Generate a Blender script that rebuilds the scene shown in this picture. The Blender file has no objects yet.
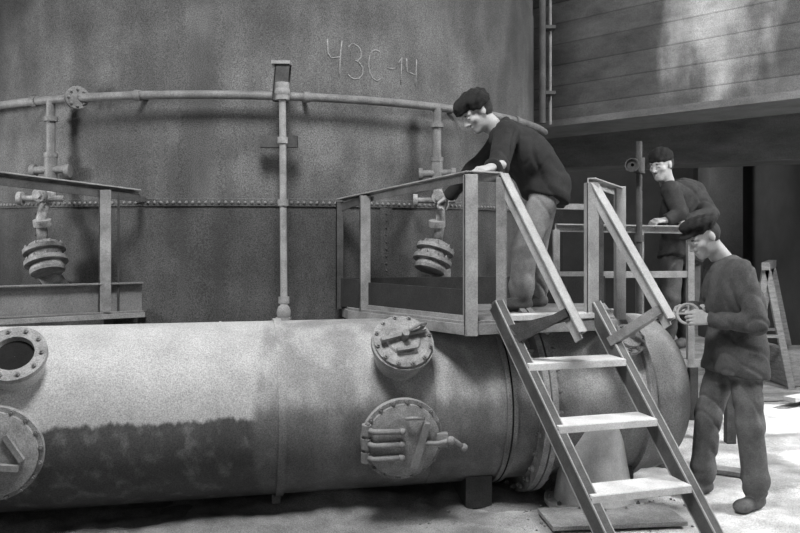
import bpy, math, random
import numpy as np
from mathutils import Vector, Matrix, noise
random.seed(4)
PI=math.pi
scene=bpy.context.scene
try:
    scene.view_settings.view_transform='Standard'
except Exception: pass

# ---------------------------------------------------------------- materials
def mat(name, base, var=0.25, scale=6.0, rough=0.75, metal=0.0, bump=0.15, grain=0.3, stretch=(1,1,1)):
    m=bpy.data.materials.new(name); m.use_nodes=True
    nt=m.node_tree; N=nt.nodes; L=nt.links
    b=N['Principled BSDF']; b.inputs['Roughness'].default_value=rough; b.inputs['Metallic'].default_value=metal
    b.inputs['Specular IOR Level'].default_value=.3
    g=N.new('ShaderNodeNewGeometry')
    mp=N.new('ShaderNodeMapping'); mp.inputs['Scale'].default_value=stretch
    L.new(g.outputs['Position'],mp.inputs['Vector'])
    n1=N.new('ShaderNodeTexNoise'); n1.inputs['Scale'].default_value=scale; n1.inputs['Detail'].default_value=7; n1.inputs['Roughness'].default_value=.62
    L.new(mp.outputs[0],n1.inputs['Vector'])
    n2=N.new('ShaderNodeTexNoise'); n2.inputs['Scale'].default_value=150; n2.inputs['Detail'].default_value=2
    L.new(g.outputs['Position'],n2.inputs['Vector'])
    r=N.new('ShaderNodeMapRange'); r.inputs[1].default_value=.3; r.inputs[2].default_value=.7
    r.inputs[3].default_value=base*(1-var); r.inputs[4].default_value=base*(1+var)
    L.new(n1.outputs['Fac'],r.inputs[0])
    r2=N.new('ShaderNodeMapRange'); r2.inputs[1].default_value=.3; r2.inputs[2].default_value=.7
    r2.inputs[3].default_value=1-grain; r2.inputs[4].default_value=1+grain
    L.new(n2.outputs['Fac'],r2.inputs[0])
    mu=N.new('ShaderNodeMath'); mu.operation='MULTIPLY'; mu.name='val'
    L.new(r.outputs[0],mu.inputs[0]); L.new(r2.outputs[0],mu.inputs[1])
    c=N.new('ShaderNodeCombineColor'); c.name='comb'
    for i in range(3): L.new(mu.outputs[0],c.inputs[i])
    L.new(c.outputs[0],b.inputs['Base Color'])
    if bump>0:
        bp=N.new('ShaderNodeBump'); bp.inputs['Strength'].default_value=bump; bp.inputs['Distance'].default_value=.02
        L.new(n1.outputs['Fac'],bp.inputs['Height']); L.new(bp.outputs[0],b.inputs['Normal'])
    return m
def regrey(m, fn):
    nt=m.node_tree; c=nt.nodes['comb']; v=nt.nodes['val'].outputs[0]
    o=fn(nt,v)
    for i in range(3): nt.links.new(o,c.inputs[i])
def math_(nt,op,a,b=None,clamp=False):
    n=nt.nodes.new('ShaderNodeMath'); n.operation=op; n.use_clamp=clamp
    for i,x in enumerate((a,b)):
        if x is None: continue
        if isinstance(x,(int,float)): n.inputs[i].default_value=x
        else: nt.links.new(x,n.inputs[i])
    return n.outputs[0]
def posxyz(nt):
    g=nt.nodes.new('ShaderNodeNewGeometry'); s=nt.nodes.new('ShaderNodeSeparateXYZ')
    nt.links.new(g.outputs['Position'],s.inputs[0]); return g.outputs['Position'],s.outputs
def maprange(nt,x,a,b,c,d,smooth=True):
    n=nt.nodes.new('ShaderNodeMapRange'); n.interpolation_type='SMOOTHSTEP' if smooth else 'LINEAR'
    nt.links.new(x,n.inputs[0])
    for i,v in enumerate((a,b,c,d)): n.inputs[i+1].default_value=v
    return n.outputs[0]
def noisetex(nt,vec,scale,stretch=(1,1,1),detail=5):
    mp=nt.nodes.new('ShaderNodeMapping'); mp.inputs['Scale'].default_value=stretch
    nt.links.new(vec,mp.inputs[0]); n=nt.nodes.new('ShaderNodeTexNoise'); n.inputs['Scale'].default_value=scale; n.inputs['Detail'].default_value=detail
    nt.links.new(mp.outputs[0],n.inputs['Vector']); return n.outputs['Fac']

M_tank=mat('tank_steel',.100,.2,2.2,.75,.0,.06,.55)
def f_tank(nt,v):
    p,s=posxyz(nt)
    st=noisetex(nt,p,3,(2,2,.5))
    k=maprange(nt,st,.35,.7,.82,1.18)
    gr=maprange(nt,noisetex(nt,p,1.1,(1,1,1),9),.40,.62,.82,1.2)
    k=math_(nt,'MULTIPLY',k,gr)
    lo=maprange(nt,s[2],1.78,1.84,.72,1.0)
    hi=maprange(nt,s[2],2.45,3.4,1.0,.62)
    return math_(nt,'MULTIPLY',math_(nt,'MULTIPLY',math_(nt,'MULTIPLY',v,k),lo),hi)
regrey(M_tank,f_tank)
M_pipe=mat('pipe_painted_steel',.43,.14,5,.65,.0,.1,.34)
def f_pipe(nt,v):
    p,s=posxyz(nt)
    wob=noisetex(nt,p,9,(1,1,.6),8)
    streak=noisetex(nt,p,26,(1,1,.12),4)
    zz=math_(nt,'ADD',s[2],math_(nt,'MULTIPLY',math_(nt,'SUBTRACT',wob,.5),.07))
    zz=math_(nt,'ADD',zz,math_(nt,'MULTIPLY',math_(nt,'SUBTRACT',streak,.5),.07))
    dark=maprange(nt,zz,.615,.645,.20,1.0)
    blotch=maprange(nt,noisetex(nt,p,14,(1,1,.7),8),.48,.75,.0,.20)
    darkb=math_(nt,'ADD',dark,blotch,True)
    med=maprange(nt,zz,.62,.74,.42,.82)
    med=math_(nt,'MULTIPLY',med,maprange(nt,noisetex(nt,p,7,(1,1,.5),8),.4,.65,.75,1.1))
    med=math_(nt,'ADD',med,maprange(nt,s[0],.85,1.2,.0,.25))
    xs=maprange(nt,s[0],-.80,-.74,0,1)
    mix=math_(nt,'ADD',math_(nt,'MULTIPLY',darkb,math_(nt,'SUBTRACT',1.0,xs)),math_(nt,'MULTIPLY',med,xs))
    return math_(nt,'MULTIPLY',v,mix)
regrey(M_pipe,f_pipe)
M_pipe2=mat('flange_steel',.28,.35,12,.6,.0,.15)
M_bolt=mat('bolt_steel',.20,.3,20,.5,.3,.1)
M_steel=mat('worn_light_steel',.24,.35,9,.6,.0,.12,.2)
M_steeld=mat('dark_steel',.06,.4,8,.65,.0,.15)
M_stair=mat('stair_steel',.085,.4,7,.6,.0,.12,.2)
M_rail=mat('handrail_steel',.34,.25,7,.6,.0,.12,.18)
M_tread=mat('tread_worn',.62,.2,8,.6,.0,.12,.15)
M_deck=mat('deck_plate',.22,.35,6,.75,.0,.2)
M_toe=mat('toe_board_dark',.03,.3,6,.8,.0,.2)
M_toel=mat('toe_board_dusty',.17,.25,4,.75,.0,.2)
M_ring=mat('ring_pipe_steel',.16,.35,8,.55,.0,.12)
M_nozz=mat('nozzle_cast_iron',.24,.55,14,.55,.0,.25)
M_black=mat('seam_and_bore_shade',.012,.2,8,.9,.0,.1)  # black of the seam line, and painted shade in the open nozzle
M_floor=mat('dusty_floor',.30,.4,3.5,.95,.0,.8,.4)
def f_floor(nt,v):
    p,s=posxyz(nt)
    k=maprange(nt,s[0],-.5,2.0,.6,2.0)  # strong light at right put into the floor colour
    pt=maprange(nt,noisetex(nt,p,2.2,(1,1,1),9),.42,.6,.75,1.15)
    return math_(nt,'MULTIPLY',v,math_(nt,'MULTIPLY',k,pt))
regrey(M_floor,f_floor)
M_dust=mat('ash_heap',.24,.3,7,.95,.0,.9,.35)
M_conc=mat('board_formed_concrete',.12,.35,2.2,.9,.0,.2,.35,(1,1,2.5))
def f_conc(nt,v):
    p,s=posxyz(nt)
    q=math_(nt,'FRACT',math_(nt,'MULTIPLY',s[2],4.3))
    line=maprange(nt,q,.0,.10,.55,1.0)
    pid=math_(nt,'FLOOR',math_(nt,'MULTIPLY',s[2],4.3))
    tone=math_(nt,'ADD',.8,math_(nt,'MULTIPLY',math_(nt,'FRACT',math_(nt,'MULTIPLY',math_(nt,'SINE',math_(nt,'MULTIPLY',pid,12.9)),43.7)),.4))
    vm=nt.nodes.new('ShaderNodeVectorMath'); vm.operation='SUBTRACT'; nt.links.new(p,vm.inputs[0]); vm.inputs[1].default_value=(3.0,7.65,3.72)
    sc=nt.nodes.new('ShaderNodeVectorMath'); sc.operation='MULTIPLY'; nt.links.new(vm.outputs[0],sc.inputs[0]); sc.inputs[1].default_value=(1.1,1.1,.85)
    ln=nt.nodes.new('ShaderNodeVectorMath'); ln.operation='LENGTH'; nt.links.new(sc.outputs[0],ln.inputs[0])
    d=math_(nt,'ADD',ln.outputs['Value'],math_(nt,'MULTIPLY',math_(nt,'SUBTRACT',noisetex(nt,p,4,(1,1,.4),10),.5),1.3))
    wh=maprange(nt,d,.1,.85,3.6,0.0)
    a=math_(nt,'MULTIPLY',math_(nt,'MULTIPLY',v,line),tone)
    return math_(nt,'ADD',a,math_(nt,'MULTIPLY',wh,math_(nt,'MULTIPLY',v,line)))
regrey(M_conc,f_conc)
M_conc2=mat('plain_concrete',.20,.3,2.2,.9,.0,.2,.3,(1,1,3))
M_wall=mat('sooty_plaster',.08,.3,1.2,.95,.0,.2)
M_chalk=mat('chalk',.22,.25,60,.95,.0,.0,.4)
M_wood=mat('grey_wood',.30,.3,8,.85,.0,.2,.3,(1,1,6))
M_skin=mat('skin',.38,.08,20,.55,.0,.03,.1)
M_jk1=mat('jacket_black_cotton',.020,.35,14,.9,.0,.25,.2)
M_jk2=mat('jacket_dark_cotton',.035,.35,14,.9,.0,.25,.2)
M_jk3=mat('jacket_dusty_cotton',.070,.35,12,.9,.0,.3,.2)
M_tr1=mat('trousers_dusty',.19,.3,10,.9,.0,.3,.2)
M_tr3=mat('trousers_canvas',.12,.4,8,.9,.0,.3,.2)
M_boot=mat('boot_leather',.10,.4,14,.7,.0,.2,.2)
M_cap=mat('cap_wool',.014,.3,40,.95,.0,.4,.2)
M_hair=mat('dark_hair',.03,.3,60,.8,.0,.3)

# ---------------------------------------------------------------- mesh builder
def frame(d,up=(0,0,1)):
    d=Vector(d).normalized(); up=Vector(up)
    if abs(d.dot(up.normalized()))>.99: up=Vector((1,0,0))
    x=up.cross(d).normalized(); y=d.cross(x).normalized()
    return x,y,d
class B:
    def __init__(s): s.v=[];s.f=[];s.m=[];s.s=[];s.mats=[]
    def mi(s,m):
        if m not in s.mats: s.mats.append(m)
        return s.mats.index(m)
    def add(s,vs,fs,m,sm=False):
        o=len(s.v); s.v+= [tuple(x) for x in vs]; k=s.mi(m)
        for f in fs: s.f.append([o+i for i in f]); s.m.append(k); s.s.append(sm)
    def beam(s,p0,p1,w,h,m,up=(0,0,1)):
        p0=Vector(p0);p1=Vector(p1); x,y,d=frame(p1-p0,up); vs=[]
        for p in (p0,p1):
            for a,b in ((-1,-1),(1,-1),(1,1),(-1,1)): vs.append(p+x*a*w/2+y*b*h/2)
        s.add(vs,[(3,2,1,0),(4,5,6,7),(0,1,5,4),(1,2,6,5),(2,3,7,6),(3,0,4,7)],m)
    def box(s,c,sz,m):
        c=Vector(c); s.beam(c-Vector((0,0,sz[2]/2)),c+Vector((0,0,sz[2]/2)),sz[1],sz[0],m,up=(1,0,0))
    def angle(s,p0,p1,w,m,up=(0,0,1),sx=1,sy=1,t=.009):
        p0=Vector(p0);p1=Vector(p1); x,y,d=frame(p1-p0,up)
        s.beam(p0+y*sy*(w/2-t/2),p1+y*sy*(w/2-t/2),w,t,m,up)
        s.beam(p0+x*sx*(w/2-t/2),p1+x*sx*(w/2-t/2),t,w,m,up)
    def channel(s,p0,p1,w,h,m,up=(0,0,1),t=.01,side=1):
        p0=Vector(p0);p1=Vector(p1); x,y,d=frame(p1-p0,up)
        s.beam(p0-x*side*(w/2),p1-x*side*(w/2),t,h,m,up)
        for k in(-1,1): s.beam(p0+y*k*(h/2-t/2),p1+y*k*(h/2-t/2),w,t,m,up)
    def lathe(s,o,d,prof,m,n=32,sm=True,up=(0,0,1)):
        o=Vector(o); x,y,d=frame(d,up)
        def ring(t,r): return [o+d*t+(x*math.cos(2*PI*i/n)+y*math.sin(2*PI*i/n))*r for i in range(n)]
        for (t0,r0),(t1,r1) in zip(prof[:-1],prof[1:]):
            vs=ring(t0,r0)+ring(t1,r1)
            fs=[(i,(i+1)%n,n+(i+1)%n,n+i) for i in range(n)]
            s.add(vs,fs,m,sm)
    def smooth_lathe(s,o,d,prof,m,n=32,up=(0,0,1)):
        o=Vector(o); x,y,d=frame(d,up); vs=[]
        for t,r in prof: vs+=[o+d*t+(x*math.cos(2*PI*i/n)+y*math.sin(2*PI*i/n))*r for i in range(n)]
        fs=[(j*n+i,j*n+(i+1)%n,(j+1)*n+(i+1)%n,(j+1)*n+i) for j in range(len(prof)-1) for i in range(n)]
        s.add(vs,fs,m,True)
    def cyl(s,p0,p1,r0,m,r1=None,n=20,cap=True):
        p0=Vector(p0);p1=Vector(p1); r1=r0 if r1 is None else r1; L=(p1-p0).length
        pr=[(0,r0),(L,r1)]
        if cap: pr=[(0,1e-4)]+pr+[(L,1e-4)]
        s.lathe(p0,p1-p0,pr,m,n)
    def tube(s,pts,r,m,n=12):
        pts=[Vector(p) for p in pts]; vs=[];fs=[]; px=None
        for i,p in enumerate(pts):
            d=(pts[min(i+1,len(pts)-1)]-pts[max(i-1,0)]).normalized()
            if px is None: x,y,_=frame(d)
            else:
                x=(px-d*px.dot(d)).normalized(); y=d.cross(x)
            px=x
            vs+=[p+(x*math.cos(2*PI*k/n)+y*math.sin(2*PI*k/n))*r for k in range(n)]
        for i in range(len(pts)-1):
            for k in range(n): fs.append((i*n+k,i*n+(k+1)%n,(i+1)*n+(k+1)%n,(i+1)*n+k))
        fs.append(tuple(range(n))[::-1]); fs.append(tuple((len(pts)-1)*n+k for k in range(n)))
        s.add(vs,fs,m,True)
    def ball(s,c,r,m,n=10,sc=(1,1,1)):
        c=Vector(c);vs=[];fs=[]
        for i in range(n+1):
            a=PI*i/n
            for k in range(2*n):
                b=PI*k/n; vs.append(c+Vector((math.sin(a)*math.cos(b)*sc[0],math.sin(a)*math.sin(b)*sc[1],math.cos(a)*sc[2]))*r)
        for i in range(n):
            for k in range(2*n): fs.append((i*2*n+k,(i+1)*2*n+k,(i+1)*2*n+(k+1)%(2*n),i*2*n+(k+1)%(2*n)))
        s.add(vs,fs,m,True)
    def bolts(s,c,d,R,n,r,h,m,a0=0,up=(0,0,1)):
        c=Vector(c); x,y,d=frame(d,up)
        for i in range(n):
            a=a0+2*PI*i/n; p=c+(x*math.cos(a)+y*math.sin(a))*R
            s.cyl(p,p+d*h,r,m,n=6); s.cyl(p+d*h,p+d*h*1.6,r*.5,m,n=6)
    def build(s,name,parent=None,bevel=0):
        me=bpy.data.meshes.new(name); co=np.array(s.v); org=Vector(((co[:,0].min()+co[:,0].max())/2,(co[:,1].min()+co[:,1].max())/2,co[:,2].min()))
        if parent: org=Vector((0,0,0))
        me.from_pydata([Vector(v)-org for v in s.v],[],s.f)
        for m in s.mats: me.materials.append(m)
        me.polygons.foreach_set('material_index',s.m); me.polygons.foreach_set('use_smooth',s.s); me.update()
        ob=bpy.data.objects.new(name,me); scene.collection.objects.link(ob); ob.location=org
        if parent: ob.parent=parent
        if bevel:
            b=ob.modifiers.new('bevel','BEVEL'); b.width=bevel; b.segments=2; b.limit_method='ANGLE'
        return ob
def empty(name):
    e=bpy.data.objects.new(name,None); scene.collection.objects.link(e); return e

# ---------------------------------------------------------------- room
b=B(); nx,ny=150,110; vs=[];fs=[]
for j in range(ny):
    for i in range(nx):
        x=-6+i*12/(nx-1); y=-1+j*16/(ny-1)
        z=.02*noise.noise(Vector((x*1.3,y*1.3,0)))+.008*noise.noise(Vector((x*6,y*6,3)))
        if x>1.2: z*=.3
        vs.append((x,y,z))
for j in range(ny-1):
    for i in range(nx-1): a=j*nx+i; fs.append((a,a+1,a+nx+1,a+nx))
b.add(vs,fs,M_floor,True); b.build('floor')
b=B(); b.box((0,7,6.6),(12.4,16.4,.2),M_wall); b.build('ceiling')
b=B(); b.box((0,15.1,3.25),(12.2,.2,6.5),M_wall); b.build('wall_back')
b=B()
wins=[(4.9,5.5),(6.0,6.35),(6.8,7.9)]; z0,z1=1.35,2.15
b.box((5.6,7,z0/2),(.2,16,z0),M_wall); b.box((5.6,7,(z1+6.5)/2),(.2,16,6.5-z1),M_wall)
ys=[-1]+[q for w in wins for q in w]+[15]
for k in range(0,len(ys),2): b.box((5.6,(ys[k]+ys[k+1])/2,(z0+z1)/2),(.2,ys[k+1]-ys[k],z1-z0),M_wall)
b.build('wall_right')
for i,(a,c) in enumerate(wins):
    b=B()
    for yy in (a+.02,c-.02): b.box((5.6,yy,(z0+z1)/2),(.08,.04,z1-z0-.002),M_wood)
    for zz in (z0+.02,z1-.02,(z0+z1)/2): b.box((5.6,(a+c)/2,zz),(.06,c-a-.08,.03),M_wood)
    b.build('window_%d'%(i+1))

dB=Vector((1.86,-1.9,0)).normalized(); nB=Vector((dB.y,-dB.x,0))
if nB.y>0: nB=-nB
p0=Vector((1.69,9,0))-dB*1.2; p1=Vector((1.69,9,0))+dB*5.0
b=B(); off=-nB*.35
def slab(b,p0,p1,z0,z1,t,m,off):
    b.beam(p0+off+Vector((0,0,(z0+z1)/2)),p1+off+Vector((0,0,(z0+z1)/2)),t,z1-z0,m)
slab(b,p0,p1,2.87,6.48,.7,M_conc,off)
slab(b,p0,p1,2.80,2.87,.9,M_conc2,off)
b.build('concrete_beam')
b=B(); q0=Vector((1.0,10.7,0)); q1=Vector((5.45,8.6,0)); dd=(q1-q0).normalized(); nn=Vector((-dd.y,dd.x,0))
slab(b,q0,q1,2.46,3.6,.8,M_conc2,nn*.4)
b.build('concrete_beam')
b=B()
b.cyl((1.30,7.3,2.62),(1.30,7.3,6.5),.03,M_steeld); b.cyl((1.39,7.4,2.62),(1.39,7.4,6.5),.014,M_ring)
for z in (2.9,3.5,4.2,5): b.box((1.35,7.35,z),(.14,.12,.03),M_steeld)
b.build('vertical_conduit')
b=B(); b.box((2.1,11.8,1.2),(.5,.5,2.45),M_wall); b.build('concrete_column')
b=B(); b.box((5.0,12.5,1.6),(.5,.5,3.2),M_wall); b.build('concrete_column')

# ---------------------------------------------------------------- tank
TC=Vector((-1.32,7.89,0)); TR=2.6
tank=empty('storage_tank')
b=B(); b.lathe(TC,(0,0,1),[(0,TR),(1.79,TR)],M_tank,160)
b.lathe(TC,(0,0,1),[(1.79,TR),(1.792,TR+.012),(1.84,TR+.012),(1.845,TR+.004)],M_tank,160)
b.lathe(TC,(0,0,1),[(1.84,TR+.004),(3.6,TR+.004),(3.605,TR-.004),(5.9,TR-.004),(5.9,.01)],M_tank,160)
def tp(th,z,r=0): return TC+Vector((math.cos(th)*(TR+r),math.sin(th)*(TR+r),z))
for th in (math.radians(-62),math.radians(-118)):
    vs=[];
    for z in (.1,1.79):
        for k in (-1,1): vs.append(tp(th+k*.018,z,.008))
    b.add(vs,[(0,1,3,2)],M_tank)
b.build('shell',tank)
b=B()
for k in range(210):
    th=math.radians(-178)+k*.0165
    if th>0: break
    b.ball(tp(th,1.815,.012),.012,M_toel,4)
for th in (math.radians(-62),math.radians(-118)):
    for k in range(30): b.ball(tp(th,.3+k*.05,.008),.008,M_tank,4)
b.build('rivets',tank)
def arc(cx,cy,rx,ry,a0,a1,n=14): return [(cx+rx*math.cos(math.radians(a0+(a1-a0)*i/n)),cy+ry*math.sin(math.radians(a0+(a1-a0)*i/n))) for i in range(n+1)]
glyph=[
 [[(0,1),(.02,.62),(.12,.5),(.42,.55)],[(.48,1.02),(.42,.5),(.40,0)]],
 [arc(.18,.75,.24,.25,150,-80,12)+arc(.2,.25,.28,.27,85,-150,14)],
 [arc(.28,.5,.28,.48,60,300,16)],
 [[(0,.48),(.3,.5)]],
 [[(.0,.7),(.12,.98),(.1,0)]],
 [[(.0,.95),(.02,.5),(.36,.42)],[(.40,1.0),(.36,0)]],
]
xs=[0,.72,1.4,2.08,2.5,2.82]; W=3.25
b=B(); th0=math.radians(-63.9)-.132
for g,x0 in zip(glyph,xs):
    for st in g:
        pts=[]
        for i in range(len(st)-1):
            for t in (0,.5): pts.append((st[i][0]*(1-t)+st[i+1][0]*t,st[i][1]*(1-t)+st[i+1][1]*t))
        pts.append(st[-1])
        P=[]
        for (x,y) in pts:
            X=(x0+x)/W; hgt=.25-.06*X
            P.append(tp(th0+.264*X, 2.68-.02*X+ y*hgt+random.uniform(-.003,.003),.004))
        b.tube(P,.0052,M_chalk,6)
b.build('chalk_lettering',tank)

# ---------------------------------------------------------------- ring pipe round tank
RR=TR+.13; RZ=2.505
def rp(th,z=RZ,r=0): return TC+Vector((math.cos(th)*(RR+r),math.sin(th)*(RR+r),z))
b=B(); b.tube([rp(math.radians(a)) for a in np.linspace(-200,-18,110)],.028,M_ring,14)
for a in (-150,-115,-98,-75,-50,-35):
    th=math.radians(a); b.beam(rp(th,RZ-.0,-.02),rp(th,RZ-.0,-.16),.03,.02,M_steeld)
    t=Vector((-math.sin(th),math.cos(th),0)); b.cyl(rp(th)-t*.02,rp(th)+t*.02,.036,M_ring)
th=math.atan2(5.3-TC.y,(-2.13)-TC.x)
t=Vector((-math.sin(th),math.cos(th),0))
c=rp(th); tn=(t+Vector((math.cos(th),math.sin(th),0))*.9).normalized()
for k in(-.022,.022): b.cyl(c+tn*(k-.012),c+tn*(k+.012),.075,M_ring,n=28)
b.bolts(c+tn*.034,tn,.055,8,.009,.012,M_bolt)
b.build('ring_pipe')

b=B(); T=Vector((-.745,5.07,RZ)); Bm=Vector((-.715,4.93,1.10))
b.cyl(T+Vector((0,0,.0)),Bm,.022,M_steel,n=14)
b.cyl(T+Vector((0,0,-.05)),T+Vector((0,0,.06)),.045,M_steel,n=14)
b.ball(T,.05,M_steel,8)
b.channel(T+Vector((-.02,.05,-.05)),T+Vector((0,.05,.19)),.09,.09,M_steeld,up=(0,1,0))
b.box(T+Vector((-.01,.04,.19)),(.12,.1,.02),M_steel)
b.beam(T+Vector((-.16,.12,-.30)),T+Vector((.08,.12,-.30)),.05,.075,M_steeld)
for f in (.22,.5,.93): 
    p=T.lerp(Bm,f); b.cyl(p-Vector((0,0,.02)),p+Vector((0,0,.02)),.034,M_steel,n=14)
b.ball(Bm+Vector((0,-.01,.02)),.045,M_steel,8,(1,1,1.3))
b.box(Bm+Vector((0,-.02,-.03)),(.09,.09,.05),M_steel)
b.build('hanger_rod')

def nozzle(X,Y,name,side):
    b=B(); top=Vector((X,Y,RZ))
    b.cyl(top,(X,Y,2.08),.030,M_ring,n=14)
    for z in (2.36,2.12): b.cyl((X,Y,z),(X,Y,z+.03),.046,M_ring)
    b.cyl((X,Y,2.13),(X,Y,1.93),.042,M_ring); b.cyl((X-.12,Y-.02,2.03),(X+.12,Y+.0,2.04),.026,M_ring)
    b.cyl((X-.13,Y,2.03),(X-.10,Y,2.03),.045,M_ring); b.cyl((X+.1,Y,2.03),(X+.13,Y,2.03),.045,M_ring)
    b.tube([(X,Y,1.95),(X+.01,Y-.01,1.88),(X+.02*side,Y-.05,1.80),(X+.02*side,Y-.10,1.70),(X,Y-.12,1.56)],.034,M_nozz)
    b.cyl((X,Y-.02,1.86),(X,Y-.22,1.86),.026,M_nozz); b.cyl((X,Y-.14,1.86),(X,Y-.18,1.86),.045,M_nozz)
    b.cyl((X-.14,Y-.1,1.84),(X+.12,Y-.08,1.84),.02,M_nozz); b.cyl((X-.17,Y-.1,1.84),(X-.14,Y-.1,1.84),.045,M_nozz)
    b.cyl((X-.005,Y-.11,1.66),(X-.005,Y-.12,1.70),.058,M_nozz)
    d=Vector((-.30*side,-.30,-1)).normalized(); o=Vector((X,Y-.12,1.56))
    b.lathe(o,d,[(0,.04),(.02,.09),(.05,.10),(.052,.132),(.080,.132),(.082,.10),(.13,.105),(.132,.135),(.160,.135),(.162,.10),(.20,.11),(.22,.105),(.22,.001)],M_nozz,28)
    b.bolts(o+d*.13,-d,.118,10,.010,.014,M_bolt); b.bolts(o+d*.05,-d,.115,8,.010,.014,M_bolt)
    b.tube([(X+.02,Y-.1,1.36),(X+.03,Y+.02,1.26),(X+.02,Y+.16,1.20)],.07,M_nozz)
    return b.build(name)
nozzle(.262,5.66,'burner_nozzle',1)
nozzle(-2.34,5.36,'burner_nozzle',-1)

# ---------------------------------------------------------------- main pipe
u=Vector((.977,.212,0)).normalized(); A0=Vector((-.7,4.75,.59)); R=.5
def ax(X): return A0+u*((X+.7)/u.x)
pn=Vector((u.y,-u.x,0))
pipe=empty('pressure_pipe')
b=B(); o=ax(-3.4); Lx=lambda X:(ax(X)-o).length
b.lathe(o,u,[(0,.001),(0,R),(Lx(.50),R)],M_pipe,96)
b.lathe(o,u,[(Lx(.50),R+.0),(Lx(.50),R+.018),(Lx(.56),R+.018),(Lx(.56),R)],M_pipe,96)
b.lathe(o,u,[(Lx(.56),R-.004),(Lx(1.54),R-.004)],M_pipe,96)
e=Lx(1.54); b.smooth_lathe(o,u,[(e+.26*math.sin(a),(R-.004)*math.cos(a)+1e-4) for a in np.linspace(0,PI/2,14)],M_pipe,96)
b.build('pipe_shell',pipe)
b=B()
for X,w,h in ((-.73,.045,.014),(-1.05,.012,.004),(.10,.012,.004),(-2.5,.045,.014)):
    l=Lx(X); b.lathe(o,u,[(l-w/2,R),(l-w/2,R+h),(l+w/2,R+h),(l+w/2,R)],M_pipe,96)
b.lathe(o,u,[(Lx(.525),R+.019),(Lx(.528),R+.024),(Lx(.535),R+.019)],M_black,96)
for k,X in enumerate((.71,.755)):
    l=Lx(X); b.lathe(o,u,[(l-.018,R-.01),(l-.018,R+.085),(l+.018,R+.085),(l+.018,R-.01)],M_pipe2,96)
b.bolts(ax(.735)-u*.055,-u,R+.05,28,.018,.02,M_bolt); b.bolts(ax(.735)+u*.045,u,R+.05,28,.018,.02,M_bolt)
l=Lx(1.38); b.lathe(o,u,[(l-.02,R-.01),(l-.02,R+.03),(l+.02,R+.03),(l+.02,R-.01)],M_pipe2,96)
p=ax(-.73)+Vector((0,0,-R-.03))+pn*.08; b.box(p,(.05,.12,.09),M_steel)
b.build('straps_and_flanges',pipe)
def hatch(X,phi,dist,r,kind,nm):
    b=B(); ph=math.radians(phi); n=(pn*math.cos(ph)+Vector((0,0,1))*math.sin(ph)).normalized(); v=n.cross(u).normalized(); c0=ax(X)
    def P(a,bv,d=0): return c0+n*(dist+d)+u*a+v*bv
    b.lathe(c0+n*(R-.12),n,[(0,r*.80),(dist-R+.12,r*.80)],M_pipe,40,up=v)
    c=P(0,0,-.03)
    if kind=='open':
        b.lathe(c,n,[(0,r*.8),(0,r),(.032,r),(.032,r*.62),(-.06,r*.55)],M_pipe2,40,up=v)
        b.lathe(c,n,[(.0,r*.6),(0,.001)],M_black,40,up=v)  # black disc painted in for the shade inside the bore
        b.bolts(c+n*.032,n,r*.84,10,.012,.012,M_bolt,up=v)
    elif kind=='small':
        b.lathe(c,n,[(0,r*.8),(0,r),(.028,r),(.028,r*.9)],M_pipe2,44,up=v)
        b.lathe(c,n,[(.028,r*.93),(.045,r*.93),(.052,r*.80),(.052,r*.55),(.062,r*.5),(.068,.001)],M_pipe2,44,up=v)
        b.bolts(c+n*.045,n,r*.86,12,.013,.014,M_bolt,.2,v)
        b.beam(P(-r*.75,-r*.1,.055),P(r*.7,r*.28,.055),.022,.03,M_steel,n)
        b.beam(P(-r*.3,-r*.45,.05),P(r*.35,-r*.35,.05),.02,.02,M_steel,n)
        b.tube([P(r*.1,r*.1,.03),P(r*.15,r*.12,.09),P(r*.5,r*.3,.10),P(r*.72,r*.42,.07)],.009,M_steel)
        b.cyl(P(0,0,.03),P(0,0,.10),.02,M_bolt)
    else:
        b.lathe(c,n,[(0,r*.8),(0,r),(.032,r),(.032,r*.88)],M_pipe2,52,up=v)
        b.lathe(c,n,[(.032,r*.9),(.052,r*.9),(.060,r*.78),(.070,r*.60),(.075,r*.3),(.077,.001)],M_pipe2,52,up=v)
        b.bolts(c+n*.032,n,r*.95,18,.012,.016,M_bolt,.1,v)
        if kind=='big':
            for k in (.34,.0,-.34):
                b.tube([P(-r*.92,r*k,.02),P(-r*.75,r*k,.065),P(-r*.1,r*k*.95,.07)],.016,M_steel)
                b.ball(P(-r*.08,r*k*.95,.07),.02,M_steel,6)
                b.cyl(P(-r*.9,r*k-.028,.025),P(-r*.9,r*k+.028,.025),.026,M_steel,n=14)
            b.cyl(P(-r*.88,-r*.5,.03),P(-r*.88,r*.5,.03),.013,M_bolt)
            b.beam(P(r*.25,-r*.62,.06),P(r*.52,r*.5,.06),.035,.035,M_steel,n)
            b.tube([P(r*.4,-.0,.06),P(r*.8,.0,.08),P(r*1.15,.02,.08),P(r*1.45,-.035,.07)],.013,M_steel)
            b.ball(P(r*1.45,-.035,.07),.022,M_steel,6); b.ball(P(r*1.1,.015,.085),.024,M_steel,6)
            b.box(P(r*.95,-.0,.03),(.06,.06,.07),M_steel)
            b.tube([P(r*.0,r*.62,.06),P(r*.2,r*.66,.08),P(r*.45,r*.60,.06)],.010,M_steel)
        else:
            b.beam(P(-r*.7,-r*.1,.055),P(r*.55,-r*.25,.055),.03,.03,M_steel,n)
            b.beam(P(-r*.3,r*.5,.05),P(r*.1,-r*.55,.05),.028,.028,M_steel,n)
            b.beam(P(r*.3,r*.45,.05),P(r*.62,-r*.1,.05),.026,.03,M_steel,n)
            b.cyl(P(-r*.08,-r*.16,.04),P(-r*.08,-r*.16,.10),.025,M_bolt)
    return b.build(nm,pipe)
hatch(-.09,40,.655,.175,'small','inspection_hatch')
hatch(-.11,-9,.585,.225,'big','manhole_cover')
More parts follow.
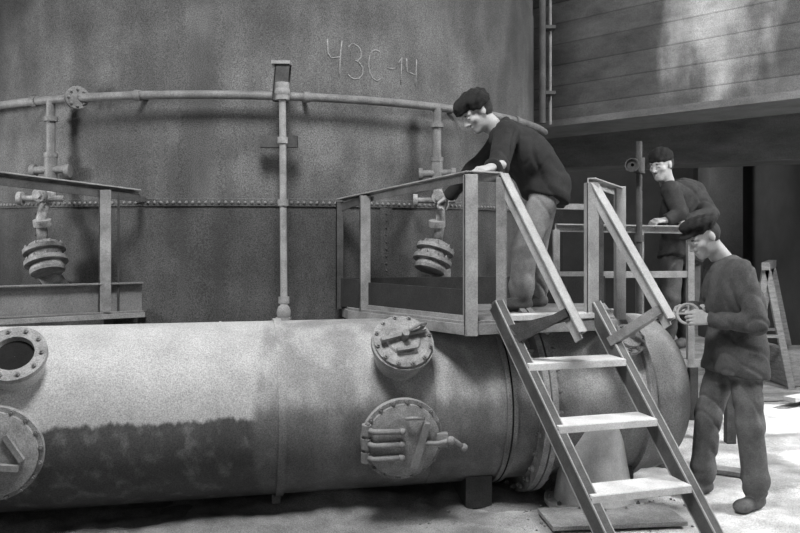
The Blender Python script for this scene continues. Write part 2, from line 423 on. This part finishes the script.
hatch(-2.03,41,.64,.158,'open','open_nozzle_flange')
hatch(-2.10,-5,.585,.235,'plain','manhole_cover')
b=B()
c0=ax(1.26); n=(pn*.75+Vector((0,0,1))*.66).normalized(); v=n.cross(u).normalized()
b.lathe(c0+n*(R-.05),n,[(0,.06),(.13,.06),(.13,.10),(.155,.10),(.155,.075),(.175,.07),(.18,.001)],M_pipe2,32,up=v)
b.bolts(c0+n*(R+.105),n,.083,10,.011,.014,M_bolt,0,v)
b.cyl(c0+n*(R+.1),c0+n*(R+.22),.018,M_steel)
b.build('branch_fitting',pipe)
b=B()
for X,w in ((.40,.16),(1.30,.14),(-2.5,.2)):
    c=ax(X)
    N_=24; vs=[]
    for sgn in (-1,1):
        for k in range(N_+1):
            t_=-.30+.60*k/N_; zt=c.z-math.sqrt(max(.0,(R+.005)**2-t_*t_))
            q=c+pn*t_+u*sgn*w/2; vs.append((q.x,q.y,zt)); vs.append((q.x,q.y,0.0))
    o_=2*(N_+1); fs=[]
    for k in range(N_):
        a=2*k; fs+= [(a,a+1,a+3,a+2),(o_+a,o_+a+2,o_+a+3,o_+a+1),(a,a+2,o_+a+2,o_+a)]
    fs+=[(0,o_,o_+1,1),(2*N_,2*N_+1,o_+2*N_+1,o_+2*N_)]
    b.add(vs,fs,M_steeld)
b.build('cradle_supports',pipe)
b=B(); c=ax(1.08)+pn*.36
b.lathe((c.x,c.y,.0),(0,0,1),[(0,.29),(.03,.29),(.03,.235),(.52,.15),(.55,.12)],M_tread,40)  # pale cone added in place of light falling on the lower pipe end
b.bolts((c.x,c.y,.03),(0,0,1),.265,12,.012,.015,M_bolt)
b.build('light_patch_cone',pipe)
b=B(); vs=[];fs=[]; nx,ny=130,34
for j in range(ny):
    for i in range(nx):
        X=-3.2+i*4.2/(nx-1); s_=j/(ny-1); base=ax(X); p=base+pn*(.62-1.3*s_)
        env=math.sin(PI*s_)**.8*min(1,(1.0-X)*1.6)*min(1,(X+3.2)*3)
        hgt=.05+.06*noise.noise(Vector((X*2.3,s_*3,1)))+.03*noise.noise(Vector((X*9,s_*9,5)))+.07*math.exp(-((X+.45)/.35)**2)
        vs.append((p.x,p.y,max(-.03,hgt*env)-.02))
for j in range(ny-1):
    for i in range(nx-1): a=j*nx+i; fs.append((a,a+1,a+nx+1,a+nx))
b.add(vs,fs,M_dust,True)
for k in range(260):
    X=random.uniform(-2.6,1.6); p=ax(X)+pn*random.uniform(.3,1.1); r=random.uniform(.004,.012)
    b.ball((p.x,p.y,.005),r,M_dust,3,(1,1,.7))
b.build('ash_heap')

# ---------------------------------------------------------------- left platform
b=B()
L0=Vector((-2.75,4.42,0)); L1=Vector((-1.66,5.10,0)); 
def z(v,zz): return Vector((v.x,v.y,zz))
b.angle(z(L0,1.99),z(L1,1.86),.06,M_steel,sy=1)
b.beam(z(L0,1.965),z(L1,1.835),.008,.05,M_steeld)
d=(L1-L0).normalized()
pA=L1-d*.20
b.angle(z(pA,1.12),z(pA,1.88),.075,M_steel,up=(0,-1,0)); b.beam(z(pA+d*.07,1.12),z(pA+d*.07,1.86),.012,.012,M_steeld)
pA=L0+d*.2; b.angle(z(pA,1.12),z(pA,1.95),.07,M_steel,up=(0,-1,0))
L1b=L1+d*.02
nrm=Vector((d.y,-d.x,0))
b.channel(z(L0,1.21),z(L1b,1.205),.05,.19,M_toel,side=-1)
b.beam(z(L0-nrm*.15,1.095),z(L1b-nrm*.15,1.095),.42,.03,M_deck)
b.beam(z(L1b,1.095),z(L1b+Vector((-.1,.3,0)),1.095),.05,.04,M_steeld)
b.beam(z(L1b,1.83),z(L1b+Vector((-.1,.25,0)),1.83),.04,.04,M_steeld)
for t_ in (.1,.9):
    q=L0.lerp(L1,t_)-nrm*.25; b.beam(z(q,.0),z(q,1.08),.06,.06,M_steeld)
b.build('access_platform',bevel=.002)

# ---------------------------------------------------------------- right platform
b=B(); ZD=1.13
PA=Vector((-.222,5.10,0)); PB=Vector((.385,4.38,0)); PC=Vector((.56,4.44,0)); PL=Vector((-.40,5.32,0))
S2=Vector((1.10,4.60,0)); BR=Vector((1.42,5.55,0)); BL=Vector((-.38,5.36,0))
poly=[PA+Vector((-.10,.05,0)),PB+Vector((-.03,-.03,0)),PC+Vector((0,-.03,0)),S2+Vector((.02,-.03,0)),Vector((1.24,4.62,0)),BR,BL]
n_=len(poly); vs=[z(p,ZD-.02) for p in poly]+[z(p,ZD) for p in poly]
b.add(vs,[tuple(range(n_))[::-1],tuple(range(n_,2*n_))]+[(i,(i+1)%n_,n_+(i+1)%n_,n_+i) for i in range(n_)],M_deck)
for p,q in zip(poly,poly[1:]+poly[:1]): b.beam(z(p,ZD-.045),z(q,ZD-.045),.02,.06,M_steel)
b.angle(z(PL,1.815),z(PB,1.925),.055,M_steel); b.angle(z(PB,1.925),z(PC,1.92),.055,M_rail)
b.beam(z(PL,1.78),z(PA,1.83),.01,.05,M_steeld)
b.angle(z(PA,ZD-.02),z(PA,1.85),.07,M_steel,up=(0,-1,0)); 
b.angle(z(PL,ZD-.02),z(PL,1.82),.05,M_steeld,up=(0,-1,0))
b.angle(z(PB,ZD-.08),z(PB,1.93),.075,M_rail,up=(0,-1,0)); b.angle(z(PC,ZD-.02),z(PC,1.92),.06,M_steel,up=(0,-1,0),sx=-1)
b.beam(z(BL,ZD+.09),z(BR,ZD+.09),.02,.19,M_toe); b.beam(z(PL,ZD+.09),z(PA,ZD+.09),.02,.19,M_toe)
b.beam(z(PA,ZD+.085),z(PB,ZD+.085),.012,.17,M_toe)
b.beam(z(PA,ZD+.01),z(PB,ZD+.01),.02,.035,M_steel)
S4=Vector((1.36,4.95,0))
for p,w in ((S2,.07),(S4,.06)): b.angle(z(p,ZD-.05),z(p,1.90),w,M_rail,up=(0,-1,0))
b.angle(z(S2,1.905),z(S4,1.87),.05,M_rail)
b.beam(z(S4,1.86),z(BR,1.80),.04,.04,M_steeld)
for t_ in (.0,1.): 
    q=BR.lerp(BL,.02+t_*.96); b.beam(z(q,ZD),z(q,1.80 if t_==0 else 1.2),.045,.045,M_steeld)
b.beam(z(BR,1.79),z(Vector((.98,5.5,0)),1.80),.04,.04,M_steel)
b.beam(z(Vector((.98,5.5,0)),ZD),z(Vector((.98,5.5,0)),1.82),.04,.04,M_steel)
for q in (BR+Vector((-.1,0.02,0)),BL+Vector((.1,.02,0))): b.beam(z(q,.0),z(q,ZD-.02),.07,.07,M_steeld)
b.build('access_platform',bevel=.002)

b=B()
G0=Vector((1.17,6.0,0)); G1=Vector((2.22,6.12,0)); 
b.box((2.05,6.55,.62),(1.1,.9,.06),M_deck)
for x_ in (1.56,2.54):
    for y_ in (6.16,6.94): b.box((x_,y_,.295),(.07,.07,.59),M_steeld)
b.angle(z(G0,1.655),z(G1,1.64),.06,M_rail)
for t_ in (0,.26,.62,1): 
    q=G0.lerp(G1,t_); b.beam(z(q,.59 if q.x>1.5 else 0.0),z(q,1.64),.05,.05,M_steel)
b.beam(z(G0,1.3),z(G1,1.3),.03,.05,M_steel)
b.build('rear_guard_rail',bevel=.002)
b=B()
b.cyl((1.74,5.82,0),(1.74,5.82,2.28),.022,M_steeld); b.cyl((1.74,5.82,2.05),(1.74,5.82,2.16),.04,M_steeld)
b.lathe((1.70,5.78,2.10),(-.6,-1,0),[(.0,.01),(.08,.012),(.08,.05),(.10,.05),(.10,.04),(.08,.04)],M_steeld)
b.cyl((1.74,5.82,1.55),(1.74,5.82,1.60),.035,M_steeld)
b.build('standpipe')

# ---------------------------------------------------------------- staircase
b=B()
T0=Vector((.5225,4.40,1.19)); dS=Vector((.4025,-.70,-.968)); of=Vector((.525,.165,0))
top2=Vector((1.10,4.575,1.17)); 
def s1(s): return T0+dS*s
def s2(s): return top2.lerp(s1(1.229)+of,s/1.229)
perp=of.normalized()
for f in (s1,s2):
    upv=dS.cross(perp)
    b.beam(f(-.02),f(1.225),.012,.10,M_stair,up=upv)
    x,y,_=frame(dS,upv)
    for k in (-1,1): b.beam(f(-.02)+y*k*.047+x*.02*(1),f(1.225)+y*k*.047+x*.02,.045,.009,M_stair,up=upv)
    for k in (-1,1):   # paler strips along the edges of the channel
        for e_ in (-.003,.041): b.beam(f(-.02)+y*k*.047+x*e_,f(1.225)+y*k*.047+x*e_,.007,.011,M_rail,up=upv)
for s_ in (.272,.556,.842,1.115):
    a=s1(s_)+perp*.01; c=s2(s_)-perp*.01; c.z=a.z
    f_=Vector((perp.y,-perp.x,0))
    b.beam(a,c,.17,.016,M_tread); b.beam(a+f_*.085+Vector((0,0,-.012)),c+f_*.085+Vector((0,0,-.012)),.008,.035,M_tread)
H0=z(PC,1.925); H1=Vector((.90,4.02,1.10)) 
b.angle(H0,H1,.065,M_rail,up=(0,0,1)); b.beam(H0+Vector((0,0,-.03)),H1+Vector((0,0,-.03)),.01,.05,M_rail)
b.beam(H1+(H0-H1)*.13,s1(.17),.035,.045,M_steeld)
b.beam(H1+(H0-H1)*.11,s1(.14)+Vector((0,0,0.03)),.02,.05,M_steeld)
K0=z(S2,1.88); K1=Vector((1.40,4.18,1.15))
b.angle(K0,K1,.065,M_rail); b.beam(K0+Vector((0,0,-.03)),K1+Vector((0,0,-.03)),.01,.05,M_rail)
b.beam(K1+(K0-K1)*.08,s2(.20)+Vector((0,0,.03)),.06,.05,M_steel)
b.beam(z(PC,ZD+.012),z(S2,ZD+.012),.10,.03,M_tread)
b.build('steel_staircase',bevel=.0015)

# ---------------------------------------------------------------- trestle & planks at right
b=B()
for k,(x0,y0) in enumerate(((3.80,8.3),(4.13,8.9))):
    ap=Vector((x0,y0,1.28))
    for dx in(-.22,.26): b.beam(ap,(x0+dx,y0-.0,.0),.07,.04,M_wood,up=(0,1,0))
    b.beam((x0-.13,y0,.55),(x0+.15,y0,.55),.05,.03,M_wood)
b.beam((3.74,8.18,1.28),(4.20,9.02,1.28),.08,.08,M_wood)
b.build('wooden_trestle',bevel=.003)
b=B()
b.beam((3.2,7.7,.03),(4.6,7.9,.03),.18,.04,M_wood); b.beam((3.6,7.4,.08),(4.7,8.1,.06),.12,.04,M_wood)
b.box((4.3,8.6,.2),(.5,.4,.38),M_wood)
b.build('timber_offcuts',bevel=.003)
b=B(); b.beam((.80,4.42,.03),(1.55,4.50,.03),.30,.025,M_wood); b.build('floor_board',bevel=.003)
b=B(); b.beam((1.75,5.6,.02),(2.3,5.3,.02),.12,.03,M_wood); b.build('floor_board',bevel=.003)

# ---------------------------------------------------------------- people via SDF + surface nets
def rc(p,a,b_,r1,r2):
    a=np.array(a,float); ba=np.array(b_,float)-a; pa=p-a
    t=np.clip((pa@ba)/max(1e-9,ba@ba),0,1)
    return np.linalg.norm(pa-t[...,None]*ba,axis=-1)-(r1+t*(r2-r1))
def ell(p,c,r,Rm=None):
    q=p-np.array(c,float)
    if Rm is not None: q=q@Rm
    r=np.array(r,float); k0=np.linalg.norm(q/r,axis=-1); k1=np.linalg.norm(q/(r*r),axis=-1)+1e-9
    return k0*(k0-1)/k1
def smin(a,b_,k):
    h=np.clip(.5+.5*(b_-a)/k,0,1); return b_*(1-h)+a*h-k*h*(1-h)
def smax(a,b_,k): return -smin(-a,-b_,k)
def un(lst,k):
    d=lst[0]
    for e_ in lst[1:]: d=smin(d,e_,k)
    return d
def nets(F,org,h):
    ins=F<0; sh=F.shape; C=tuple(n-1 for n in sh)
    S=np.zeros(C+(3,)); cnt=np.zeros(C)
    for a in range(3):
        o=[i for i in range(3) if i!=a]
        s0=[slice(None)]*3; s1_=[slice(None)]*3; s0[a]=slice(0,-1); s1_[a]=slice(1,None)
        f0=F[tuple(s0)]; f1=F[tuple(s1_)]; cr=(f0<0)!=(f1<0)
        t=np.where(cr,f0/np.where(cr,f0-f1,1),0)
        for d0 in(0,1):
            for d1 in(0,1):
                sl=[slice(None)]*3; sl[o[0]]=slice(d0,sh[o[0]]-1+d0); sl[o[1]]=slice(d1,sh[o[1]]-1+d1)
                c=cr[tuple(sl)]; tt=t[tuple(sl)]
                cnt+=c; S[...,a]+=tt*c; S[...,o[0]]+=d0*c; S[...,o[1]]+=d1*c
    m=cnt>0; idx=-np.ones(C,int); idx[m]=np.arange(m.sum())
    V=(np.argwhere(m)+S[m]/cnt[m][:,None])*h+org
    Q=[]
    for a in range(3):
        o=[(a+1)%3,(a+2)%3]
        s0=[slice(None)]*3; s1_=[slice(None)]*3; s0[a]=slice(0,-1); s1_[a]=slice(1,None)
        i0=ins[tuple(s0)]; i1=ins[tuple(s1_)]; cr=i0!=i1
        P=np.argwhere(cr); ok=(P[:,o[0]]>=1)&(P[:,o[1]]>=1)&(P[:,o[0]]<sh[o[0]]-1)&(P[:,o[1]]<sh[o[1]]-1); P=P[ok]
        def cell(d0,d1):
            q=P.copy(); q[:,o[0]]-=d0; q[:,o[1]]-=d1; return idx[q[:,0],q[:,1],q[:,2]]
        q=np.stack([cell(1,1),cell(0,1),cell(0,0),cell(1,0)],1)
        fl=~i0[P[:,0],P[:,1],P[:,2]]
        q[fl]=q[fl][:,::-1]; Q.append(q)
    return V,np.concatenate(Q)
def mesh_sdf(fn,lo,hi,h):
    lo=np.array(lo);hi=np.array(hi); n=np.ceil((hi-lo)/h).astype(int)+1
    g=np.stack(np.meshgrid(*[lo[i]+np.arange(n[i])*h for i in range(3)],indexing='ij'),-1)
    G=fn(g.reshape(-1,3)); D=G[0]
    for e_ in G[1:]: D=smin(D,e_,.006)
    V,Q=nets(D.reshape(n),lo,h)
    fc=V[Q].mean(1); Gm=np.stack(fn(fc),1)
    return V,Q,Gm.argmin(1)
def basis(f,upv=(0,0,1)):
    f=np.array(f,float); f/=np.linalg.norm(f); x=np.cross(f,upv); x/=np.linalg.norm(x); zz=np.cross(x,f); return np.stack([x,f,zz],1)

def head_fn(o,f,cap,s=1.0):
    Rm=basis(f); o=np.array(o,float)
    def fn(P):
        p=(P-o)@Rm/s; px=p.copy(); px[:,0]=np.abs(px[:,0])
        sk=un([ell(p,(0,-.012,.03),(.076,.095,.092)),ell(p,(0,.028,-.045),(.058,.060,.072))],.03)
        sk=smin(sk,ell(p,(0,.060,-.095),(.030,.024,.022)),.025)
        sk=smin(sk,rc(px,(0,.078,.026),(.042,.066,.024),.013,.010),.018)
        sk=smin(sk,ell(px,(.043,.055,-.022),(.024,.022,.020)),.02)
        sk=smax(sk,-ell(px,(.031,.098,.003),(.016,.013,.009)),.016)
        sk=smin(sk,ell(px,(.031,.077,.002),(.013,.012,.008)),.005)
        sk=smin(sk,rc(p,(0,.084,.012),(0,.108,-.030),.008,.012),.014)
        sk=smin(sk,ell(px,(.012,.092,-.034),(.009,.012,.008)),.008)
        sk=smin(sk,ell(p,(0,.084,-.062),(.024,.010,.006)),.008)
        sk=smin(sk,ell(p,(0,.081,-.074),(.020,.010,.007)),.008)
        sk=smax(sk,-rc(px,(0,.098,-.068),(.022,.085,-.067),.003,.002),.003)
        sk=smin(sk,ell(px,(.077,-.008,-.002),(.010,.019,.031)),.006)
        sk=smin(sk,rc(p,(0,-.022,-.06),(0,-.050,-.20),.056,.060),.03)
        hr=smax(ell(p,(0,-.030,.012),(.080,.086,.088)), p[:,1]-.0+np.maximum(0,-p[:,2])*.5,.01)
        hr=np.minimum(hr,rc(px,(.020,.088,.023),(.042,.073,.023),.0036,.0025))
        wr=.004*np.sin(p[:,0]*90+p[:,1]*40)*np.sin(p[:,2]*80+p[:,1]*50)
        if cap=='fur':
            c=un([ell(p,(0,-.008,.085),(.094,.110,.058)),ell(p,(0,.080,.078),(.068,.034,.036)),ell(px,(.080,-.02,.055),(.028,.07,.042)),ell(p,(0,-.09,.055),(.07,.034,.048))],.025)+wr*1.6
            c=smin(c,ell(p,(0,.098,.052),(.050,.026,.010)),.012)
        elif cap=='knit':
            c=un([ell(p,(0,-.012,.070),(.088,.106,.070)),ell(p,(0,-.01,.048),(.090,.108,.028))],.012)+wr
        else:
            tp_=p.copy(); tp_[:,2]-=.15*p[:,1]
            c=un([ell(tp_,(0,-.012,.090),(.100,.115,.034)),ell(p,(0,-.012,.062),(.084,.104,.042))],.03)+wr
            c=smin(c,ell(p,(0,.098,.056),(.055,.032,.010)),.012)
        return [sk*s,hr*s,c*s]
    return fn
def hand_fn(w,d,n,side,curl,spread=.35):
    d=np.array(d,float); d/=np.linalg.norm(d); n=np.array(n,float); n-=d*(n@d); n/=np.linalg.norm(n); x=np.cross(d,n)
    Rm=np.stack([x,d,n],1); w=np.array(w,float)
    ch=[]
    for i,(fx,Ln) in enumerate(((.031,.070),(.0105,.079),(-.0105,.073),(-.030,.058))):
        fx*=side; c=curl*(1+.12*i)
        ch.append(((fx*.6,.0,0),(fx,.085,.003),.013,.0115))
        pt=np.array([fx,.085,.003]); an=c*.55; r=.0098
        for Lf,da in ((.45,c),(.31,c*1.1),(.24,c*.7)):
            q=pt+np.array([fx*spread*Lf*.3,math.cos(an),-math.sin(an)])*Ln*Lf
            ch.append((tuple(pt),tuple(q),r,r*.92)); r*=.92; pt=q; an+=da
    th=[((side*.018,.018,-.004),(side*.045,.045,-.016),.015,.012),((side*.045,.045,-.016),(side*.054,.074,-.030-.02*curl),.0115,.0105),((side*.054,.074,-.030-.02*curl),(side*.046,.098,-.040-.03*curl),.0105,.009)]
    def fn(P):
        p=(P-w)@Rm
        pal=un([rc(p,*c_) for c_ in ch if c_[0][1]==0.0],.014)
        fg=[c_ for c_ in ch if c_[0][1]!=0.0]
        fd=None
        for k in range(4):
            e_=un([rc(p,*c_) for c_ in fg[k*3:k*3+3]],.003)
            fd=e_ if fd is None else np.minimum(fd,e_)
        r=smin(pal,fd,.006); r=smin(r,un([rc(p,*c_) for c_ in th],.006),.008)
        r=smin(r,rc(p,(0,-.07,0),(0,.01,0),.027,.024),.015)
        return [r]
    tip=w+Rm@np.array([0,.16,-.05])
    return fn,np.minimum(w,tip)-.12,np.maximum(w,tip)+.12

def person(name,J,mats,cap,headf,hands,coat=.10,h=.0085,fold=1.0,girth=1.0):
    jk,tr=mats
    A={k:np.array(v_,float) for k,v_ in J.items()}
    sh=(A['shL']+A['shR'])/2; up=sh-A['pel']; upn=up/np.linalg.norm(up)
    lat=A['shR']-A['shL']; lat-=upn*(lat@upn); lat/=np.linalg.norm(lat)
    fw=np.cross(upn,lat); 
    if fw@np.array(headf)<0: fw=-fw
    Rt=np.stack([lat,fw,upn],1)
    hipl=A['hipR']-A['hipL']; hl=hipl/np.linalg.norm(hipl)
    mid=A['pel']*.5+sh*.5
    legd=((A['knL']+A['knR'])/2-A['pel']); legd/=np.linalg.norm(legd)
    def fn(P):
        x,y,z_=P[:,0],P[:,1],P[:,2]
        w1=1.6*np.sin(x*8+3*z_+1)+1.9*np.sin(y*7+6*z_)+.8*np.sin(x*19-y*13+z_*5)
        w2=1.5*np.sin(x*7-4*z_)+1.4*np.sin(y*10+5*z_+2)+.7*np.sin(x*15+y*17-z_*11)
        g1=np.exp(-(np.sin(11*(z_*1.0+x*.9+y*.6)+w1)/.34)**2)
        g2=np.exp(-(np.sin(12*(z_*1.0-x*.9+y*.5)+w2)/.34)**2)
        m1=np.clip(.5+1.2*np.sin(x*9+y*13+z_*6),0,1); m2=np.clip(.4+1.2*np.sin(x*14-y*8+z_*10+2),0,1)
        f1=g1*m1*.8+g2*m2*(1-.5*m1)-.2
        jkd=un([ell(P,sh-upn*.13,(.190*girth,.125*girth,.20),Rt),ell(P,mid-fw*.025,(.175*girth,.135*girth,.21),Rt),ell(P,A['pel']+upn*.06,(.170*girth,.136*girth,.17),Rt)],.05)
        jkd=smin(jkd,rc(P,A['shL'],A['shR'],.074,.074),.05)
        sk=np.minimum(rc(P,A['pel']-hl*.07,A['pel']-hl*.085+legd*coat,.116*girth,.130*girth),rc(P,A['pel']+hl*.07,A['pel']+hl*.085+legd*coat,.116*girth,.130*girth))
        sk=smax(sk,((P-(A['pel']+legd*(coat+.03)))@legd),.006)
        jkd=smin(jkd,sk,.05)
        # centre-front button band
        q=(P-mid)@Rt
        band=np.exp(-((q[:,0]-.012)/.022)**2)*(q[:,1]>0)
        jkd=jkd-.005*band
        arms=None
        for s_ in 'LR':
            a=un([rc(P,A['sh'+s_],A['el'+s_],.074,.060),rc(P,A['el'+s_],A['wr'+s_],.060,.046)],.02)
            wd=A['wr'+s_]-A['el'+s_]; wd/=np.linalg.norm(wd)
            cf=rc(P,A['wr'+s_]-wd*.05,A['wr'+s_]-wd*.005,.051,.051); a=smin(a,cf,.006)
            a=smax(a,(P-A['wr'+s_])@wd-.008,.004)
            jkd=smin(jkd,a,.012)
        # turned-down collar
        hd=A['head']-sh; hd/=np.linalg.norm(hd); nb=sh+hd*.055
        for sg in (-1,1):
            c_=un([rc(P,nb-fw*.075+hd*.012,nb+lat*sg*.078-fw*.01+hd*.006,.022,.022),rc(P,nb+lat*sg*.078-fw*.01+hd*.006,nb+lat*sg*.035+fw*.082-hd*.035,.022,.024)],.01)
            jkd=smin(jkd,c_,.012)
        jkd=smin(jkd,ell(P,sh+upn*.03,(.100,.085,.045),Rt),.03)
        jkd=jkd+fold*.011*f1
        trd=[]
        for s_ in 'LR':
            t_=un([rc(P,A['hip'+s_],A['kn'+s_],.096,.076),rc(P,A['kn'+s_],A['an'+s_]+np.array([0,0,.06]),.076,.070),rc(P,A['an'+s_]+np.array([0,0,.07]),A['an'+s_]+np.array([0,0,.02]),.074,.068)],.03)
            trd.append(t_)
        trd=smin(trd[0],trd[1],.012)
        trd=trd+fold*.013*f1
        # keep the trousers inside the jacket above its hem
        above=((A['pel']+legd*(coat+.0))-P)@legd
        trd=trd+.05*np.clip(above/.05,0,1)
        bt=[]
        for s_ in 'LR':
            t_=A['toe'+s_]-A['an'+s_]; t_[2]=0; t_=t_/np.linalg.norm(t_); g=A['an'+s_].copy(); g[2]-=.055
            q=un([rc(P,A['an'+s_],g-t_*.035,.050,.040),rc(P,g,g+t_*.13,.046,.040),ell(P,g+t_*.15,(.046,.046,.034))],.02)
            q=smax(q,(g[2]-.035)-z_,.004); bt.append(q)
        bt=np.minimum(*bt)
        return [jkd,trd,bt]
    pts=np.array([v_ for k,v_ in A.items() if k!='head'])
    V,Q,G=mesh_sdf(fn,pts.min(0)-.2,pts.max(0)+.2,h)
    Vs=[V];Qs=[Q];Ms=[G]; o=len(V)
    hf=head_fn(A['head'],headf,cap); V,Q,G=mesh_sdf(hf,A['head']-.235,A['head']+.2,.0048)
    Vs.append(V);Qs.append(Q+o);Ms.append(np.array([3,4,5])[G]); o+=len(V)
    for s_ in 'LR':
        d_,n__,sd,cu=hands[s_]
        f_,lo,hi=hand_fn(A['wr'+s_],d_,n__,sd,cu); V,Q,G=mesh_sdf(f_,lo,hi,.0034)
        Vs.append(V);Qs.append(Q+o);Ms.append(np.full(len(Q),3)); o+=len(V)
    V=np.concatenate(Vs);Q=np.concatenate(Qs);Mi=np.concatenate(Ms)
    org=np.array([A['pel'][0],A['pel'][1],V[:,2].min()])
    me=bpy.data.meshes.new(name); me.from_pydata((V-org).tolist(),[],Q.tolist())
    for m in (jk,tr,M_boot,M_skin,M_hair,M_cap): me.materials.append(m)
    me.polygons.foreach_set('material_index',Mi.astype(int).tolist()); me.polygons.foreach_set('use_smooth',[True]*len(Q)); me.update()
    ob=bpy.data.objects.new(name,me); scene.collection.objects.link(ob); ob.location=org
    return ob

person('worker',dict(
 head=(.480,5.02,2.37), shL=(.645,4.84,2.22),shR=(.68,5.20,2.24), pel=(.945,5.10,1.90),
 elL=(.57,4.66,1.99),wrL=(.525,4.55,1.985-.0), elR=(.48,5.30,2.02),wrR=(.34,5.44,1.87),
 hipL=(.92,4.99,1.88),hipR=(.94,5.20,1.88), knL=(.77,4.93,1.53),knR=(.88,5.22,1.52),
 anL=(.75,4.94,1.225),anR=(.90,5.25,1.225), toeL=(.59,4.90,1.15),toeR=(.74,5.22,1.15)),
 (M_jk1,M_tr1),'fur',(-.76,-.22,-.60),
 dict(L=((-.75,-.45,-.22),(.05,-.35,1),1,.75),R=((-.7,.35,-.5),(.0,-.3,1),1,.8)),coat=.05,girth=1.12)
person('worker',dict(
 head=(1.800,4.76,1.590), shL=(1.965,4.61,1.385),shR=(1.96,4.97,1.40), pel=(2.02,4.80,.90),
 elL=(2.01,4.50,1.10),wrL=(1.80,4.64,1.11), elR=(1.94,5.03,1.12),wrR=(1.77,4.84,1.15),
 hipL=(2.02,4.70,.88),hipR=(2.0,4.91,.88), knL=(2.04,4.66,.49),knR=(1.90,4.93,.49),
 anL=(2.08,4.68,.095),anR=(1.88,4.96,.095), toeL=(1.94,4.58,.02),toeR=(1.74,4.88,.02)),
 (M_jk3,M_tr3),'flat',(-.80,-.22,-.50),
 dict(L=((-.95,.1,.05),(-.1,-1,.3),1,.65),R=((-.95,-.1,-.05),(0,.8,.6),-1,.6)),coat=.10,girth=1.18)
b=B(); hc=Vector((1.70,4.72,1.135)); hn=Vector((-.45,-.8,.35)).normalized(); x_,y_,_=frame(hn)
b.tube([hc+(x_*math.cos(a)+y_*math.sin(a))*.06 for a in np.linspace(0,2*PI,25)],.009,M_rail,8)
for k in range(4): a=k*PI/2; b.tube([hc,hc+(x_*math.cos(a)+y_*math.sin(a))*.06],.006,M_rail,6)
b.cyl(hc-hn*.015,hc+hn*.02,.018,M_rail)
b.build('valve_handwheel')
person('worker',dict(
 head=(2.05,6.28,2.15), shL=(2.12,6.27,1.95),shR=(2.40,6.50,1.955), pel=(2.36,6.70,1.49),
 elL=(2.15,6.14,1.77),wrL=(2.04,6.12,1.715), elR=(2.44,6.28,1.76),wrR=(2.19,6.20,1.72),
 hipL=(2.27,6.64,1.47),hipR=(2.45,6.78,1.47), knL=(2.20,6.52,1.08),knR=(2.42,6.68,1.08),
 anL=(2.22,6.64,.745),anR=(2.42,6.80,.745), toeL=(2.10,6.47,.66),toeR=(2.30,6.65,.66)),
 (M_jk2,M_jk3),'knit',(-.78,-.58,-.26),
 dict(L=((-.9,-.2,-.1),(0,-.3,1),1,.6),R=((-.9,-.25,-.1),(0,-.3,1),-1,.5)),coat=.08,h=.0105,girth=1.12)

# ---------------------------------------------------------------- lights
def area(name,loc,tgt,size,e):
    l=bpy.data.lights.new(name,'AREA'); l.energy=e; l.size=size; ob=bpy.data.objects.new(name,l); scene.collection.objects.link(ob)
    ob.location=loc; ob.rotation_euler=(Vector(tgt)-Vector(loc)).to_track_quat('-Z','Y').to_euler(); return ob
area('ceiling_lamp',(-.4,2.2,5.4),(-.2,5.2,.8),1.2,310)
area('side_fill',(-3.9,4.3,2.4),(-2.2,5.4,1.6),.5,45)  # added light, unseen, brightens the tank behind the left rail
area('beam_fill',(4.4,5.2,5.4),(3.2,7.4,2.6),1.2,95)  # added light with no fixture, lifts the concrete beams
area('right_rim_fill',(4.9,4.4,3.4),(1.8,5.0,.8),1.0,190)  # added rim light for the workers' backs and the right-hand floor
area('rear_fill',(3.5,11.2,3.1),(3.6,14.5,1.2),1.2,45)  # unseen light added behind the second beam to lift the background
s=bpy.data.lights.new('sun','SUN'); s.energy=14; s.angle=math.radians(2.0); so=bpy.data.objects.new('sun',s); scene.collection.objects.link(so)
so.rotation_euler=Vector((-.8,-.12,-.60)).to_track_quat('-Z','Y').to_euler(); so.location=(8,7,5)
w=bpy.data.worlds.new('world'); scene.world=w; w.use_nodes=True
w.node_tree.nodes['Background'].inputs[0].default_value=(.5,.5,.5,1); w.node_tree.nodes['Background'].inputs[1].default_value=.34

# ---------------------------------------------------------------- camera
cam=bpy.data.cameras.new('camera'); cam.lens=36; cam.sensor_width=36; cam.shift_y=-31.5/800; cam.clip_start=.05
co=bpy.data.objects.new('camera',cam); scene.collection.objects.link(co); co.location=(0,0,1.6); co.rotation_euler=(PI/2,0,0)
scene.camera=co
